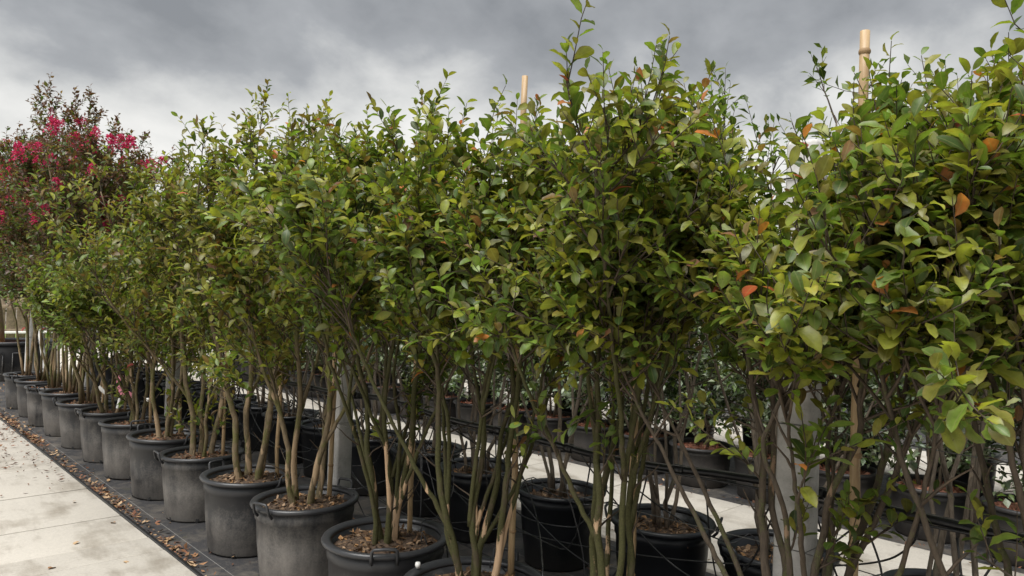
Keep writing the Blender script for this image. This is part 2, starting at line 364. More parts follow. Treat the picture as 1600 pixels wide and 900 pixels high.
# ------------------------------------------------------------------ leaves
def leaf_template(kind):
    if kind in ('near', 'fine'):
        if kind == 'near': ts = [0.0, 0.06, 0.30, 0.60, 0.86, 1.0]; ws = [0, 0.10, 0.88, 1.0, 0.52, 0]
        else: ts = [0.0, 0.07, 0.17, 0.32, 0.48, 0.63, 0.77, 0.89, 1.0]; ws = [0, 0.10, 0.46, 0.80, 0.97, 1.0, 0.88, 0.58, 0]
        V = [(0, 0, 0)]
        for r, (t, w_) in enumerate(zip(ts[1:-1], ws[1:-1])):
            wv = 1.0 if kind == 'near' else 1.0+0.35*math.sin(r*2.4)
            V += [(t, -w_, wv), (t, 0, 0), (t, w_, 2-wv)]
        V.append((1, 0, 0)); m_ = len(ts)-2
        tri = [(0, 2, 1), (0, 3, 2)]; q = []
        for r in range(m_-1):
            a = 1+3*r; b = a+3
            q += [(a, a+1, b+1, b), (a+1, a+2, b+2, b+1)]
        e0 = 1+3*(m_-1); tri += [(e0, e0+1, e0+3), (e0+1, e0+2, e0+3)]
        return np.array(V, float), np.array(q), np.array(tri)
    V = [(0, 0, 0), (0.5, -1, 1), (0.55, 0, 0), (0.5, 1, 1), (1, 0, 0)]
    return np.array(V, float), np.zeros((0, 4), int), np.array([(0, 2, 1), (0, 3, 2), (1, 2, 4), (2, 3, 4)])
TPL = {'near': leaf_template('near'), 'fine': leaf_template('fine'), 'far': leaf_template('far')}
def norm(a): return a/(np.linalg.norm(a, axis=-1, keepdims=True)+1e-9)
def leaf_frames(D, N):
    D = norm(D); S = norm(np.cross(N, D)); N2 = np.cross(D, S); return D, S, N2
def leaf_verts(P, D, N, ln, wd, curl, fold, kind='near'):
    T, q, t = TPL[kind]; D, S, N2 = leaf_frames(D, N)
    tt = T[:, 0]; 
    x = tt[None, :]*ln[:, None]
    y = T[:, 1][None, :]*wd[:, None]*0.5
    z = T[:, 2][None, :]*np.abs(T[:, 1])[None, :]*wd[:, None]*0.5*fold[:, None] - curl[:, None]*ln[:, None]*(tt**2)[None, :]
    x = x*(1-0.25*np.abs(curl[:, None])*tt[None, :]**2)
    V = P[:, None, :]+x[..., None]*D[:, None, :]+y[..., None]*S[:, None, :]+z[..., None]*N2[:, None, :]
    return V
def leaves_mesh(name, V, col, kind, mat):
    n, k, _ = V.shape; T, q, t = TPL[kind]; off = (np.arange(n)*k)[:, None, None]
    fs = [f for f in ((q[None]+off).reshape(-1, 4) if len(q) else np.zeros((0, 4)), (t[None]+off).reshape(-1, 3)) if len(f)]
    c4 = np.concatenate([np.repeat(col, k, 0), np.tile((np.abs(T[:, 1]) > 0).astype(float), n)[:, None]], 1)
    return mesh_np(name, V.reshape(-1, 3), fs, mat, True, c4)
PAL = {
 'deep': (0.052, 0.092, 0.020), 'mid': (0.094, 0.150, 0.027), 'fresh': (0.155, 0.230, 0.037), 'yellow': (0.265, 0.285, 0.044),
 'olive': (0.175, 0.172, 0.036), 'bronze': (0.20, 0.130, 0.045), 'orange': (0.50, 0.19, 0.06), 'red': (0.44, 0.11, 0.07), 'brown': (0.22, 0.11, 0.06), 'pale': (0.26, 0.28, 0.14),
 'silver': (0.25, 0.29, 0.20), 'silver_d': (0.13, 0.17, 0.105), 'maroon': (0.115, 0.048, 0.038), 'maroon_d': (0.085, 0.055, 0.035)}
def pick_cols(rg, n, mix, tipw=None, tipmix=None):
    names = list(mix); p = np.array([mix[k] for k in names], float); p /= p.sum()
    c = np.array([PAL[k] for k in names])[rg.choice(len(names), n, p=p)]
    if tipmix:
        nm = list(tipmix); pp = np.array([tipmix[k] for k in nm], float); pp /= pp.sum()
        c2 = np.array([PAL[k] for k in nm])[rg.choice(len(nm), n, p=pp)]
        c = np.where((rg.random(n) < tipw)[:, None], c2, c)
    return c*rg.uniform(0.78, 1.25, (n, 1))*rg.uniform(0.92, 1.08, (n, 3))

# variants of single leaves, shared by all leaf objects
rgv = np.random.default_rng(99)
LEAFVAR = {}
def leaf_variants(shape):
    if shape in LEAFVAR: return LEAFVAR[shape]
    out = []; cols = []
    mix = ['deep']*2+['mid']*4+['fresh']*4+['yellow']*4+['olive']*4+['bronze']*2+['orange', 'red', 'brown', 'pale', 'pale']
    for nm in mix:
        c = np.array(PAL[nm])*rgv.uniform(0.85, 1.15)
        V = leaf_verts(np.zeros((1, 3)), np.array([[1., 0, 0]]), np.array([[0., 0, 1]]), np.ones(1), np.array([shape*rgv.uniform(0.9, 1.12)]), np.array([rgv.uniform(0.05, 0.55)]), np.array([rgv.uniform(0.15, 0.6)]), 'fine')
        out.append(leaves_mesh('leaf', V, c[None], 'fine', M['leaf'])); cols.append(c)
    LEAFVAR[shape] = (out, np.array(cols)); return LEAFVAR[shape]

# ------------------------------------------------------------------ shrubs
def bend_path(p0, d0, length, k, rg, wob, lift):
    P = [np.array(p0, float)]; d = np.array(d0, float)/np.linalg.norm(d0); st = length/(k-1)
    for _ in range(k-1):
        d = d+rg.normal(0, wob, 3)+np.array([0, 0, lift]); d /= np.linalg.norm(d)
        P.append(P[-1]+d*st)
    return np.array(P)
def interp(P, t):
    k = len(P)-1; f = min(max(t, 0), 0.9999)*k; i = int(f); return P[i]*(1-(f-i))+P[i+1]*(f-i), P[i+1]-P[i]
def shrub(name, x, y, z0, height, spread, nst, canopy, seed, label, cat, group, mix, tipmix, barkm, leaf_len=0.075, leaf_w=0.5, branches=9, twigs=5, step=0.024,
          kind='near', n_single=0, stem_r=0.015, lean=(0, 0), top_shoots=4, low_twigs=True, leafm='leaf', fork=0.55, blen=0.42, fullness=1.0, twig_tubes=True, leafk=None, bare=0, low_leaf=0.45, tipk=1.0):
    rg = np.random.default_rng(seed)
    root = empty(name, (x, y, z0)); tag(root, label, cat, group)
    LP, LD, LN, LT = [], [], [], []         # leaves: position, direction, normal, tip weight
    def leaves_on(P, t0, stp, tipn=0.35):
        seg = np.linalg.norm(np.diff(P, axis=0), axis=1); ln = seg.sum()
        n = max(2, int(ln*(1-t0)/stp)); ph = rg.uniform(0, 6.28)
        t = t0+(1-t0)*(np.arange(n)+1)/n; k = len(P)-1; f = np.minimum(t, 0.9999)*k; ii = f.astype(int); fr = (f-ii)[:, None]
        T = norm(P[ii+1]-P[ii]); p = P[ii]*(1-fr)+P[ii+1]*fr
        a = norm(np.stack([T[:, 1]-0.1*T[:, 2], 0.2*T[:, 2]-T[:, 0], 0.1*T[:, 0]-0.2*T[:, 1]], -1)); b = np.cross(T, a)
        az = (ph+np.arange(n)*2.6+rg.normal(0, 0.4, n))[:, None]; side = a*np.cos(az)+b*np.sin(az)
        d = T*(0.68+0.5*(t > 0.93))[:, None]+side*0.68; d[:, 2] += rg.normal(-0.04, 0.26, n)
        nn = T*0.25+rg.normal(0, 0.42, (n, 3)); nn[:, 2] += 1.0
        LP.append(p); LD.append(d); LN.append(nn); LT.append(np.maximum(0, (t-tipn)/(1-tipn)))
    stems = []; tw = MB()
    hh = height-z0
    for i in range(nst):
        az = 2*math.pi*(i+rg.uniform(-.3, .3))/nst
        rr = spread*rg.uniform(0.25, 0.85); h = hh*rg.uniform(0.80, 0.99); rb = rg.uniform(0.01, 0.075)
        k = 11; t = np.linspace(0, 1, k)
        rad = rb+(rr-rb)*t**rg.uniform(0.75, 1.25)
        w1, w2 = rg.uniform(0, 6.28, 2); am = rg.uniform(0.025, 0.085)
        P = np.stack([math.cos(az)*rad+am*np.sin(5*t+w1)*t+lean[0]*t, math.sin(az)*rad+am*np.sin(6*t+w2)*t+lean[1]*t, h*t-0.03], -1)
        P[1:-1] += rg.normal(0, 0.017, (k-2, 3))
        r = stem_r*rg.uniform(0.75, 1.3)*(1-0.82*t)+0.002; r[0] *= 1.25
        stems.append((P, r))
        if rg.random() < fork:
            tf = rg.uniform(0.07, 0.40); p, T = interp(P, tf)
            az2 = az+rg.choice([-1, 1])*rg.uniform(0.5, 1.4); L2 = h*(1-tf)*rg.uniform(0.85, 1.0)
            d0 = T/np.linalg.norm(T)+0.32*np.array([math.cos(az2), math.sin(az2), 0])
            P2 = bend_path(p, d0, L2, 9, rg, 0.05, 0.07); r2 = stem_r*0.72*(1-0.8*np.linspace(0, 1, 9))*(1-0.5*tf)+0.0018
            stems.append((P2, r2))
    for (P, r) in stems:
        if kind == 'near':
            kk = np.linspace(0, len(P)-1, 34); PP = np.stack([np.interp(kk, np.arange(len(P)), P[:, c_]) for c_ in range(3)], -1); r2_ = np.interp(kk, np.arange(len(P)), r)
            for _ in range(3): PP[1:-1] = .25*PP[:-2]+.5*PP[1:-1]+.25*PP[2:]
            PP[1:-1] += rg.normal(0, 0.0016, (32, 3)); r2_ = r2_*(1+rg.normal(0, 0.07, 34)*(rg.random(34) < .5)); sm = MB().tube(PP, r2_, 8).mesh('stem', barkm)
        else: sm = MB().tube(P, r, 5).mesh('stem', barkm)
        so_ = mobj('stem', sm, root)
        if kind == 'near': tw = MB()
        zt = P[-1][2]
        c0 = max(0.05, (canopy-z0)/max(zt, 0.3))
        if kind == 'near': c0 = max(0.08, c0+rg.uniform(-0.10, 0.06))
        bts = np.concatenate([c0+(0.99-c0)*(np.arange(branches)+rg.uniform(-.4, .4, branches))/branches, [0.995]])
        if low_twigs:
            bts = np.concatenate([bts, rg.uniform(max(0.1, c0-0.34), max(0.12, c0), 2 if low_leaf > .25 else 3)])
        for bi, tb in enumerate(bts):
            tb = float(np.clip(tb, 0.06, 0.997)); p, T = interp(P, tb); T = T/np.linalg.norm(T)
            low = bi > branches
            if tb > 0.99:
                L_ = rg.uniform(0.15, 0.34); d0 = T+rg.normal(0, 0.2, 3); lift = 0.10
            else:
                a = rg.uniform(0, 6.28); out = np.array([math.cos(a), math.sin(a), 0])
                o2 = np.array([p[0], p[1], 0]); no = np.linalg.norm(o2)
                if no > 0.05: out = out+0.7*o2/no
                out /= np.linalg.norm(out)+1e-6
                d0 = out*rg.uniform(0.6, 1.0)+np.array([0, 0, rg.uniform(0.40, 1.35) if kind == 'near' else (rg.uniform(-.15, .7) if leafm == 'leaf_far' else rg.uniform(.2, 1.0))])
                L_ = blen*rg.uniform(0.55, 1.15)*(1.12-0.40*max(0, (tb-c0)/(1-c0+1e-6))); lift = rg.uniform(-0.04, 0.10)
                if low: L_ *= 0.38
            B = bend_path(p, d0, L_, 6, rg, 0.10, lift)
            tw.tube(B, np.linspace(0.0046, 0.0016, 6), 4, False)
            if low and rg.random() > low_leaf:
                continue
            leaves_on(B, 0.35, step*1.15)
            nt_ = max(1, int(round(twigs*rg.uniform(0.6, 1.3)*fullness*(0.5 if low else 1))))
            for _ in range(nt_):
                tt_ = rg.uniform(0.25, 0.95); q_, T2 = interp(B, tt_); T2 = T2/np.linalg.norm(T2)
                d2 = T2*0.75+rg.normal(0, 0.48, 3)+np.array([0, 0, 0.45])
                W = bend_path(q_, d2, rg.uniform(0.08, 0.27), 4, rg, 0.10, 0.08)
                if twig_tubes: tw.tube(W, np.linspace(0.0022, 0.0011, 4), 3, False)
                leaves_on(W, 0.12, step)
        if tw.n and kind == 'near': tag(mobj('twigs', tw.mesh('twigs', M['twig']), so_), kind='stuff')
    if tw.n and kind != 'near': tag(mobj('twigs', tw.mesh('twigs', M['twig']), root), kind='stuff')
    # long upright shoots standing out of the top
    for _ in range(top_shoots):
        P, r = stems[rg.integers(len(stems))]
        p, T = interp(P, rg.uniform(0.82, 0.98)); W = bend_path(p, np.array([rg.normal(0, .35), rg.normal(0, .35), 1]), rg.uniform(0.15, 0.34), 6, rg, 0.08, 0.1)
        mobj('shoot', MB().tube(W, np.linspace(0.004, 0.0012, 6), 4, False).mesh('shoot', M['twig']), root)
        leaves_on(W, 0.12, step*0.8, 0.5)
    for _ in range(bare):
        P, r = stems[rg.integers(len(stems))]
        p, T = interp(P, 0.95); W = bend_path(p, np.array([rg.normal(0, .3), rg.normal(0, .3), 1]), rg.uniform(0.35, 0.55), 5, rg, 0.06, 0.05)
        mobj('bare_twig', MB().tube(W, np.linspace(0.0028, 0.001, 5), 4, False).mesh('bare_twig', M['twig']), root)
    LP = np.vstack(LP); LD = norm(np.vstack(LD)); LN = norm(np.vstack(LN)); LT = np.concatenate(LT); n = len(LP)
    hf = np.clip((LP[:, 2]+z0-canopy)/(height-canopy), 0, 1)
    ln = leaf_len*rg.uniform(0.55, 1.25, n)*(1-0.32*LT**2); wd = ln*leaf_w*rg.uniform(0.8, 1.2, n)
    curl = rg.uniform(0.0, 0.5, n); fold = rg.uniform(0.1, 0.55, n)
    col = pick_cols(rg, n, mix, np.clip(tipk*(0.10+0.35*LT*hf+0.25*hf**2), 0, 1), tipmix)
    keep = np.ones(n, bool)
    if n_single:
        Wp = LP+np.array([x, y, z0]); px, py, z = project(Wp)
        ok = (px > 5) & (px < 1595) & (py > 5) & (py < 895) & (z > 0.4)
        # facing part of the crown: keep the nearest leaves
        sc = np.where(ok, ln/np.maximum(z, .1)*np.exp(-(z-z[ok].min())/0.35 if ok.any() else 0), -1)
        idx = np.argsort(-sc)[:n_single]; idx = idx[sc[idx] > 0]
        shp = 0.5 if leaf_w >= 0.46 else 0.4
        vs, vc = leaf_variants(shp)
        D, S, N2 = leaf_frames(LD[idx], LN[idx])
        for j, a in enumerate(idx):
            dist = np.abs(vc-col[a]).sum(1)+rg.uniform(0, 0.05, len(vc)); me = vs[int(np.argmin(dist))]
            o = bpy.data.objects.new('leaf', me); s_ = ln[a]; sw = wd[a]/shp
            o.matrix_local = Matrix(((D[j, 0]*s_, S[j, 0]*sw, N2[j, 0]*s_, LP[a, 0]), (D[j, 1]*s_, S[j, 1]*sw, N2[j, 1]*s_, LP[a, 1]), (D[j, 2]*s_, S[j, 2]*sw, N2[j, 2]*s_, LP[a, 2]), (0, 0, 0, 1)))
            link(o, root)
        keep[idx] = False
    lk_ = leafk or kind
    V = leaf_verts(LP[keep], LD[keep], LN[keep], ln[keep], wd[keep], curl[keep], fold[keep], lk_)
    fo = mobj('foliage', leaves_mesh('foliage', V, col[keep], lk_, M[leafm]), root); tag(fo, kind='stuff')
    return root, n, stems

# ------------------------------------------------------------------ pots
def pot_meshes(tag_, rt_, rb_, h, mat, soilm, chipcols, soil_drop=0.055, seg=40, seed=1):
    rg = np.random.default_rng(seed); d = {}
    ri = rt_-0.03
    prof = [(0.001, 0.004), (rb_-0.012, 0.004), (rb_, 0.014), (rb_+(rt_-rb_)*0.55-0.006, h*0.52), (rt_-0.024, h*0.80), (rt_-0.017, h*0.815), (rt_-0.014, h-0.028)]
    inn = [(ri-0.004, h-0.028), (ri-0.016, h-0.12), (ri-0.03, h-0.2)]
    d['wall'] = MB().lathe(prof+inn, seg).mesh('wall', mat)
    rp = [(ri-0.004, h-0.028), (rt_-0.014, h-0.030), (rt_+0.004, h-0.026), (rt_+0.010, h-0.014), (rt_+0.004, h-0.002), (rt_-0.010, h), (ri+0.001, h-0.006), (ri-0.005, h-0.016)]
    d['rim'] = MB().lathe(rp, seg, True).mesh('rim', M['rim'] if mat is M['pot'] else mat)
    # mulch: lumpy disc
    zs = h-soil_drop; rr = ri-0.010; rings = 9; sg = 28; V = [(0, 0, zs+0.03)]
    for r in range(1, rings+1):
        for k in range(sg):
            a = 2*math.pi*k/sg; q = r/rings
            V.append((rr*q*math.cos(a), rr*q*math.sin(a), zs+0.03*(1-q*q)+rg.normal(0, 0.004)*(r < rings)))
    T = [(0, 1+k, 1+(k+1) % sg) for k in range(sg)]
    Q = [(1+(r-1)*sg+k, 1+r*sg+k, 1+r*sg+(k+1) % sg, 1+(r-1)*sg+(k+1) % sg) for r in range(1, rings) for k in range(sg)]
    d['mulch'] = mesh_np('mulch', V, [np.array(Q), np.array(T)], soilm, True)
    n = 420; a = rg.uniform(0, 6.28, n); q = np.sqrt(rg.random(n))*0.97
    P = np.stack([rr*q*np.cos(a), rr*q*np.sin(a), zs+0.03*(1-q*q)+0.003], -1)
    D = norm(np.stack([rg.normal(0, 1, n), rg.normal(0, 1, n), rg.normal(0.05, 0.3, n)], -1)); N = norm(np.stack([rg.normal(0, .5, n), rg.normal(0, .5, n), np.ones(n)], -1))
    ln = rg.uniform(0.014, 0.046, n); wd = ln*rg.uniform(0.25, 0.7, n)
    cc = np.array(chipcols)[rg.integers(len(chipcols), size=n)]*rg.uniform(0.6, 1.25, (n, 1))
    d['chips'] = leaves_mesh('mulch_chips', leaf_verts(P, D, N, ln, wd, rg.uniform(-.3, .3, n), rg.uniform(-.3, .5, n), 'far'), cc, 'far', M['chip'])
    hw, hr_ = 0.055, 0.0075
    P = [(rt_-0.004, -hw, h-0.045), (rt_+0.018, -hw, h-0.02), (rt_+0.028, -hw*0.96, h+0.022), (rt_+0.030, -hw*.8, h+0.030), (rt_+0.030, 0, h+0.032), (rt_+0.030, hw*.8, h+0.030), (rt_+0.028, hw*.96, h+0.022), (rt_+0.018, hw, h-0.02), (rt_-0.004, hw, h-0.045)]
    d['handle'] = MB().tube(P, hr_, 6).mesh('handle', mat)
    d['hole'] = MB().bbox(-0.012, 0.0045, -0.013, 0.013, -0.012, 0.016, 0.003).mesh('drain_hole', M['hole'], False)
    d['dims'] = (rt_, rb_, h); d['zs'] = zs
    return d
BR = [(0.16, 0.10, 0.06), (0.10, 0.06, 0.035), (0.24, 0.16, 0.10), (0.32, 0.22, 0.14), (0.30, 0.17, 0.08), (0.06, 0.04, 0.03)]
RED = [(0.48, 0.215, 0.145), (0.40, 0.165, 0.11), (0.56, 0.29, 0.20), (0.30, 0.13, 0.09)]
MIXB = BR[:3]+[(0.34, 0.16, 0.09), (0.26, 0.12, 0.07)]
KIT = {'front': [pot_meshes('f', 0.285, 0.232, 0.46, M['pot'], M['soil'], BR, seed=s_) for s_ in (1, 2, 3)],
       'frontred': [pot_meshes('r', 0.285, 0.232, 0.46, M['pot'], M['soil'], MIXB, seed=s_) for s_ in (4, 5)],
       'back': [pot_meshes('b', 0.262, 0.205, 0.46, M['pot_black'], M['soil'], BR, 0.075, seed=s_) for s_ in (6, 7)],
       'third': [pot_meshes('t', 0.275, 0.225, 0.36, M['pot_brown'], M['soil_red'], RED, 0.05, seed=s_) for s_ in (8, 9)]}
def pot(kit, x, y, label, group, rz, handles=True, chips=True):
    rg = np.random.default_rng(int(abs(x*131+y*977))+3)
    d = KIT[kit][rg.integers(len(KIT[kit]))]; rt_, rb_, h = d['dims']
    e_ = empty('plant_pot', (x, y, 0), rz); tag(e_, label, 'plant pot', group)
    s_ = rg.uniform(0.975, 1.03); e_.scale = (s_, s_*rg.uniform(.97, 1.03), rg.uniform(0.965, 1.035)); e_.rotation_euler = (rg.normal(0, .008), rg.normal(0, .008), rz)
    mobj('wall', d['wall'], e_); mobj('rim', d['rim'], e_)
    mu = mobj('mulch', d['mulch'], e_)
    if chips: tag(mobj('mulch_chips', d['chips'], mu, rz=rg.uniform(0, 6.28)), kind='stuff')
    if handles:
        mobj('handle', d['handle'], e_, rz=0); mobj('handle', d['handle'], e_, rz=math.pi)
    if kit.startswith('front'):
        for k in range(7):
            a = 2*math.pi*(k+.3)/7; mobj('drain_hole', d['hole'], e_, (rb_*math.cos(a)*0.985, rb_*math.sin(a)*0.985, 0.016), a)
    return d['zs']

FS = [11.50, 10.72, 9.95, 9.22, 8.42, 7.65, 6.87, 6.09, 5.37, 4.52, 3.76, 2.97, 2.29, 1.60, 0.95, 0.30]
FN = 2.0
#   height, spread, stems, canopy, mix, bark
GREEN_L = dict(fresh=4, mid=4, olive=3, yellow=2, deep=1, bronze=0.3, pale=.3)
OLIVE_L = dict(olive=5, mid=3, fresh=2, yellow=2, bronze=1, deep=1, pale=.2)
TIP_L = dict(olive=4, bronze=1.8, yellow=2.6, fresh=2, orange=.06)
GREEN_R = dict(mid=4, deep=2, fresh=3.6, yellow=2.6, olive=1.6, pale=.5, orange=.06, brown=.10)
TIP_R = dict(yellow=4, olive=2.4, fresh=2.6, bronze=.7, orange=.16, red=.05)
GREEN_RR = dict(mid=3.4, deep=1.6, fresh=3.4, yellow=3.6, olive=1.8, pale=.7, orange=.09, brown=.12, red=.03)
REDS = dict(maroon=2, maroon_d=2, deep=4, olive=2, mid=4)
REDTIP = dict(maroon=5, maroon_d=2, bronze=.6)
SPEC = [
 (3.25, .58, 5, 1.35, REDS, REDTIP, 'bark_tan', 0), (3.35, .58, 5, 1.30, REDS, REDTIP, 'bark_tan', 0), (3.55, .55, 5, 1.30, REDS, REDTIP, 'bark_tan', 0),
 (3.62, .74, 6, 1.25, REDS, REDTIP, 'bark_tan', 0), (3.30, .80, 6, 1.15, REDS, REDTIP, 'bark_tan', 0),
 (1.92, .55, 5, 0.95, GREEN_L, GREEN_L, 'bark_tan', 60), (2.02, .58, 4, 0.95, GREEN_L, GREEN_L, 'bark_tan', 80), (2.42, .58, 4, 1.0, OLIVE_L, TIP_L, 'bark_tan', 100),
 (2.42, .56, 4, 1.0, OLIVE_L, TIP_L, 'bark_tan', 140), (2.72, .52, 4, 1.08, OLIVE_L, TIP_L, 'bark_tan', 200), (2.40, .48, 4, 1.12, OLIVE_L, TIP_R, 'bark_tan', 240),
 (2.36, .46, 6, 1.30, GREEN_R, TIP_R, 'bark_moss', 290), (2.22, .42, 6, 1.30, GREEN_R, TIP_R, 'bark_moss', 290), (2.24, .26, 6, 1.32, GREEN_R, TIP_R, 'bark_moss', 295),
 (1.88, .36, 6, 1.36, GREEN_RR, TIP_R, 'bark_dark', 295), (2.24, .44, 7, 1.40, GREEN_RR, TIP_R, 'bark_dark', 295)]
LOOK = {0: 'pink-flowered dark-leaved shrub', 5: 'fresh green multi-stem shrub', 7: 'olive-green multi-stem shrub', 11: 'mossy-stemmed green shrub', 14: 'dark-stemmed large-leaved shrub'}
total = 0; panicle_sites = []
for i, s_ in enumerate(FS):
    h, sp, nst, can, mix, tip, bk, nsg = SPEC[i]
    rg = np.random.default_rng(700+i); n_ = FN+rg.normal(0, 0.015)
    zs = pot('frontred' if i < 9 else 'front', n_, s_, f'grey-black plastic pot, {ORD[i]} in the front row counted from the big planter', 'pots in the front row', rg.uniform(0, 3.14))
    lk = LOOK[max(k for k in LOOK if k <= i)]
    if i < 5:
        root, n, st = shrub('flowering_shrub', n_, s_, zs, h, sp, nst, can, 40+i, f'{lk} in the {ORD[i]} front-row pot counted from the big planter', 'shrub', 'pink-flowered shrubs at the planter end of the front row', mix, tip, M[bk], 0.068, 0.50, branches=20, twigs=8, step=0.021, kind='far', top_shoots=10, stem_r=0.016, low_twigs=False, tipk=1.5)
        panicle_sites.append((root, st, h, zs))
    else:
        lw = 0.39 if i < 10 else 0.46
        root, n, st = shrub('shrub', n_, s_, zs, h, sp, nst, can, 40+i, f'{lk} in the {ORD[i]} front-row pot counted from the big planter', 'shrub', 'green shrubs in the front row', mix, tip, M[bk], (0.070, 0.067, 0.062)[(i > 9)+(i > 12)], lw, branches=13, twigs=7 if i < 11 else 6, step=0.0205 if i < 11 else 0.0185, kind='near', leafk='fine' if i >= 12 else None, bare=(0, 1, 2)[i % 3], n_single=nsg, stem_r=0.0155 if i < 11 else 0.0125, fork=0.8 if i < 11 else 1.0, low_leaf=0.3 if i < 11 else 0.22,
                            top_shoots=5, blen=0.42 if i < 13 else 0.34)
    total += n
print('front leaves', total)

# flower panicles
rg = np.random.default_rng(321); PAN = []
for v_ in range(4):
    n = 130; hgt = np.sqrt(rg.random(n)); rad = 0.075*(1.05-hgt*0.75); a = rg.uniform(0, 6.28, n); q = rg.random(n)**0.4
    P = np.stack([rad*q*np.cos(a), rad*q*np.sin(a), hgt*0.19], -1)
    D = norm(P*np.array([1, 1, .3])+rg.normal(0, .05, (n, 3))); N = norm(rg.normal(0, 1, (n, 3)))
    ln = rg.uniform(0.014, 0.030, n); c = np.array([(0.56, 0.035, 0.16), (0.44, 0.022, 0.115), (0.68, 0.08, 0.23), (0.30, 0.015, 0.07)])[rg.integers(4, size=n)]
    PAN.append(leaves_mesh('flower_cluster', leaf_verts(P, D, N, ln, ln*0.9, rg.uniform(-.5, .5, n), rg.uniform(-.6, .6, n), 'far'), c, 'far', M['petal']))
for root, st, h, zs in panicle_sites:
    for k in range(42):
        P, r = st[rg.integers(len(st))]; p, T = interp(P, rg.uniform(0.62, 1.0)); hz = p[2]/(h-zs)
        off = rg.normal(0, 1, 3); off[2] = abs(off[2])*0.4; off = off/np.linalg.norm(off)*rg.uniform(0.20, 0.44)*(1.0 if hz < .85 else .4)
        # towards the walkway side and the top, as on the plants
        if rg.random() < 0.7: off[0] = -abs(off[0])
        o = mobj('flower_cluster', PAN[rg.integers(4)], root, tuple(p+off+np.array([0, 0, 0.05])), rg.uniform(0, 6.28)); sc_ = rg.uniform(0.55, 1.2); o.scale = (sc_, sc_, sc_*rg.uniform(.7, 1.1)); o.rotation_euler.x = rg.normal(0, .4); o.rotation_euler.y = rg.normal(0, .4)

# second row (tall black pots behind the posts)
BS = [13.1, 12.35, 11.6, 10.9, 10.15, 9.45, 8.7, 8.0, 7.3, 6.6, 5.9, 5.18, 4.48, 3.80, 3.10, 2.32, 1.68, 0.95, 0.25, -0.45]
GB = dict(deep=4, mid=5, fresh=2, olive=1.5, yellow=.8, orange=.08)
for i, s_ in enumerate(BS):
    rg = np.random.default_rng(900+i); n_ = 3.32+rg.normal(0, 0.02)
    zs = pot('back', n_, s_, f'black plastic pot with handles, {ORD[i]} in the second row counted from the planter end', 'pots in the second row', rg.uniform(-0.5, 0.5)-0.8+ (0 if i % 2 else 0.4), True, i > 8)
    shrub('shrub', n_, s_, zs, rg.uniform(2.25, 2.6), .48, 5, 1.5 if i > 8 else 1.2, 140+i, f'thin-stemmed green shrub in the {ORD[i]} second-row pot counted from the planter end', 'shrub', 'green shrubs in the second row', GB, GB, M['bark_grey'], 0.07, 0.46, branches=9, twigs=5, step=0.026, kind='far', stem_r=0.011, top_shoots=3, leafm='leaf')
# third row, across the second walkway, red mulch
SILV = dict(silver=4, silver_d=5, mid=2, deep=2)
TS = [14.2-0.62*k for k in range(25)]
for i, s_ in enumerate(TS):
    rg = np.random.default_rng(1900+i); n_ = 5.78+rg.normal(0, 0.02)
    zs = pot('third', n_, s_, f'low black pot of red mulch, {ORD[i]} of the third row from the lawn end', 'pots in the third row', rg.uniform(0, 3), False, i > 10)
    shrub('shrub', n_, s_, zs, rg.uniform(1.95, 2.25), .46, 4, 0.50, 340+i, f'grey-green leafy shrub in the {ORD[i]} third-row pot counted from the lawn end', 'shrub', 'grey-green shrubs in the third row', SILV, SILV, M['bark_grey'], 0.075, 0.55, branches=21, twigs=6, step=0.027, kind='far', stem_r=0.010, top_shoots=2, leafm='leaf_far', twig_tubes=False)
# fourth row
QS = [15.5-0.85*k for k in range(20)]
for i, s_ in enumerate(QS):
    rg = np.random.default_rng(2900+i); n_ = 6.85+rg.normal(0, 0.02)
    zs = pot('back', n_, s_, f'black pot behind the red-mulch row, {ORD[i]} of its row from the lawn end', 'pots in the fourth row', rg.uniform(0, 3), False, False)
    shrub('shrub', n_, s_, zs, rg.uniform(2.05, 2.45), .55, 4, 0.58, 540+i, f'grey-green shrub in the {ORD[i]} fourth-row pot counted from the lawn end', 'shrub', 'grey-green shrubs in the fourth row', SILV, SILV, M['bark_grey'], 0.095, 0.55, branches=15, twigs=5, step=0.032, kind='far', stem_r=0.012, top_shoots=2, leafm='leaf_far', twig_tubes=False)

# clipped dark hedge closing the view behind the nursery beds
rg = np.random.default_rng(31); hd = empty('hedge', (10.6, 6, 0)); tag(hd, 'long dark green hedge behind the last rows of potted shrubs', 'hedge')
n = 26000; P = np.stack([rg.normal(0, .35, n), rg.uniform(-17, 18, n), rg.uniform(0.05, 1, n)**.8*2.5], -1); P[:, 2] *= 1+.10*np.sin(P[:, 1]*1.9)+.06*np.sin(P[:, 1]*5.1+2); ln = rg.uniform(.08, .16, n)
tag(mobj('foliage', leaves_mesh('foliage', leaf_verts(P, norm(rg.normal(0, 1, (n, 3))), norm(rg.normal(0, .6, (n, 3))+[0, 0, .8]), ln, ln*.55, rg.uniform(0, .4, n), rg.uniform(.1, .5, n), 'far'), pick_cols(rg, n, GB), 'far', M['leaf_far']), hd), kind='stuff')
for k in range(18):
    y_ = -16+2.0*k; mobj('trunk', MB().tube([(0, y_, -.05), (.03, y_+.03, .6), (-.02, y_, 1.4), (0, y_+.05, 2.0)], [.04, .035, .028, .015], 6).mesh('trunk', M['bark_grey']), hd)
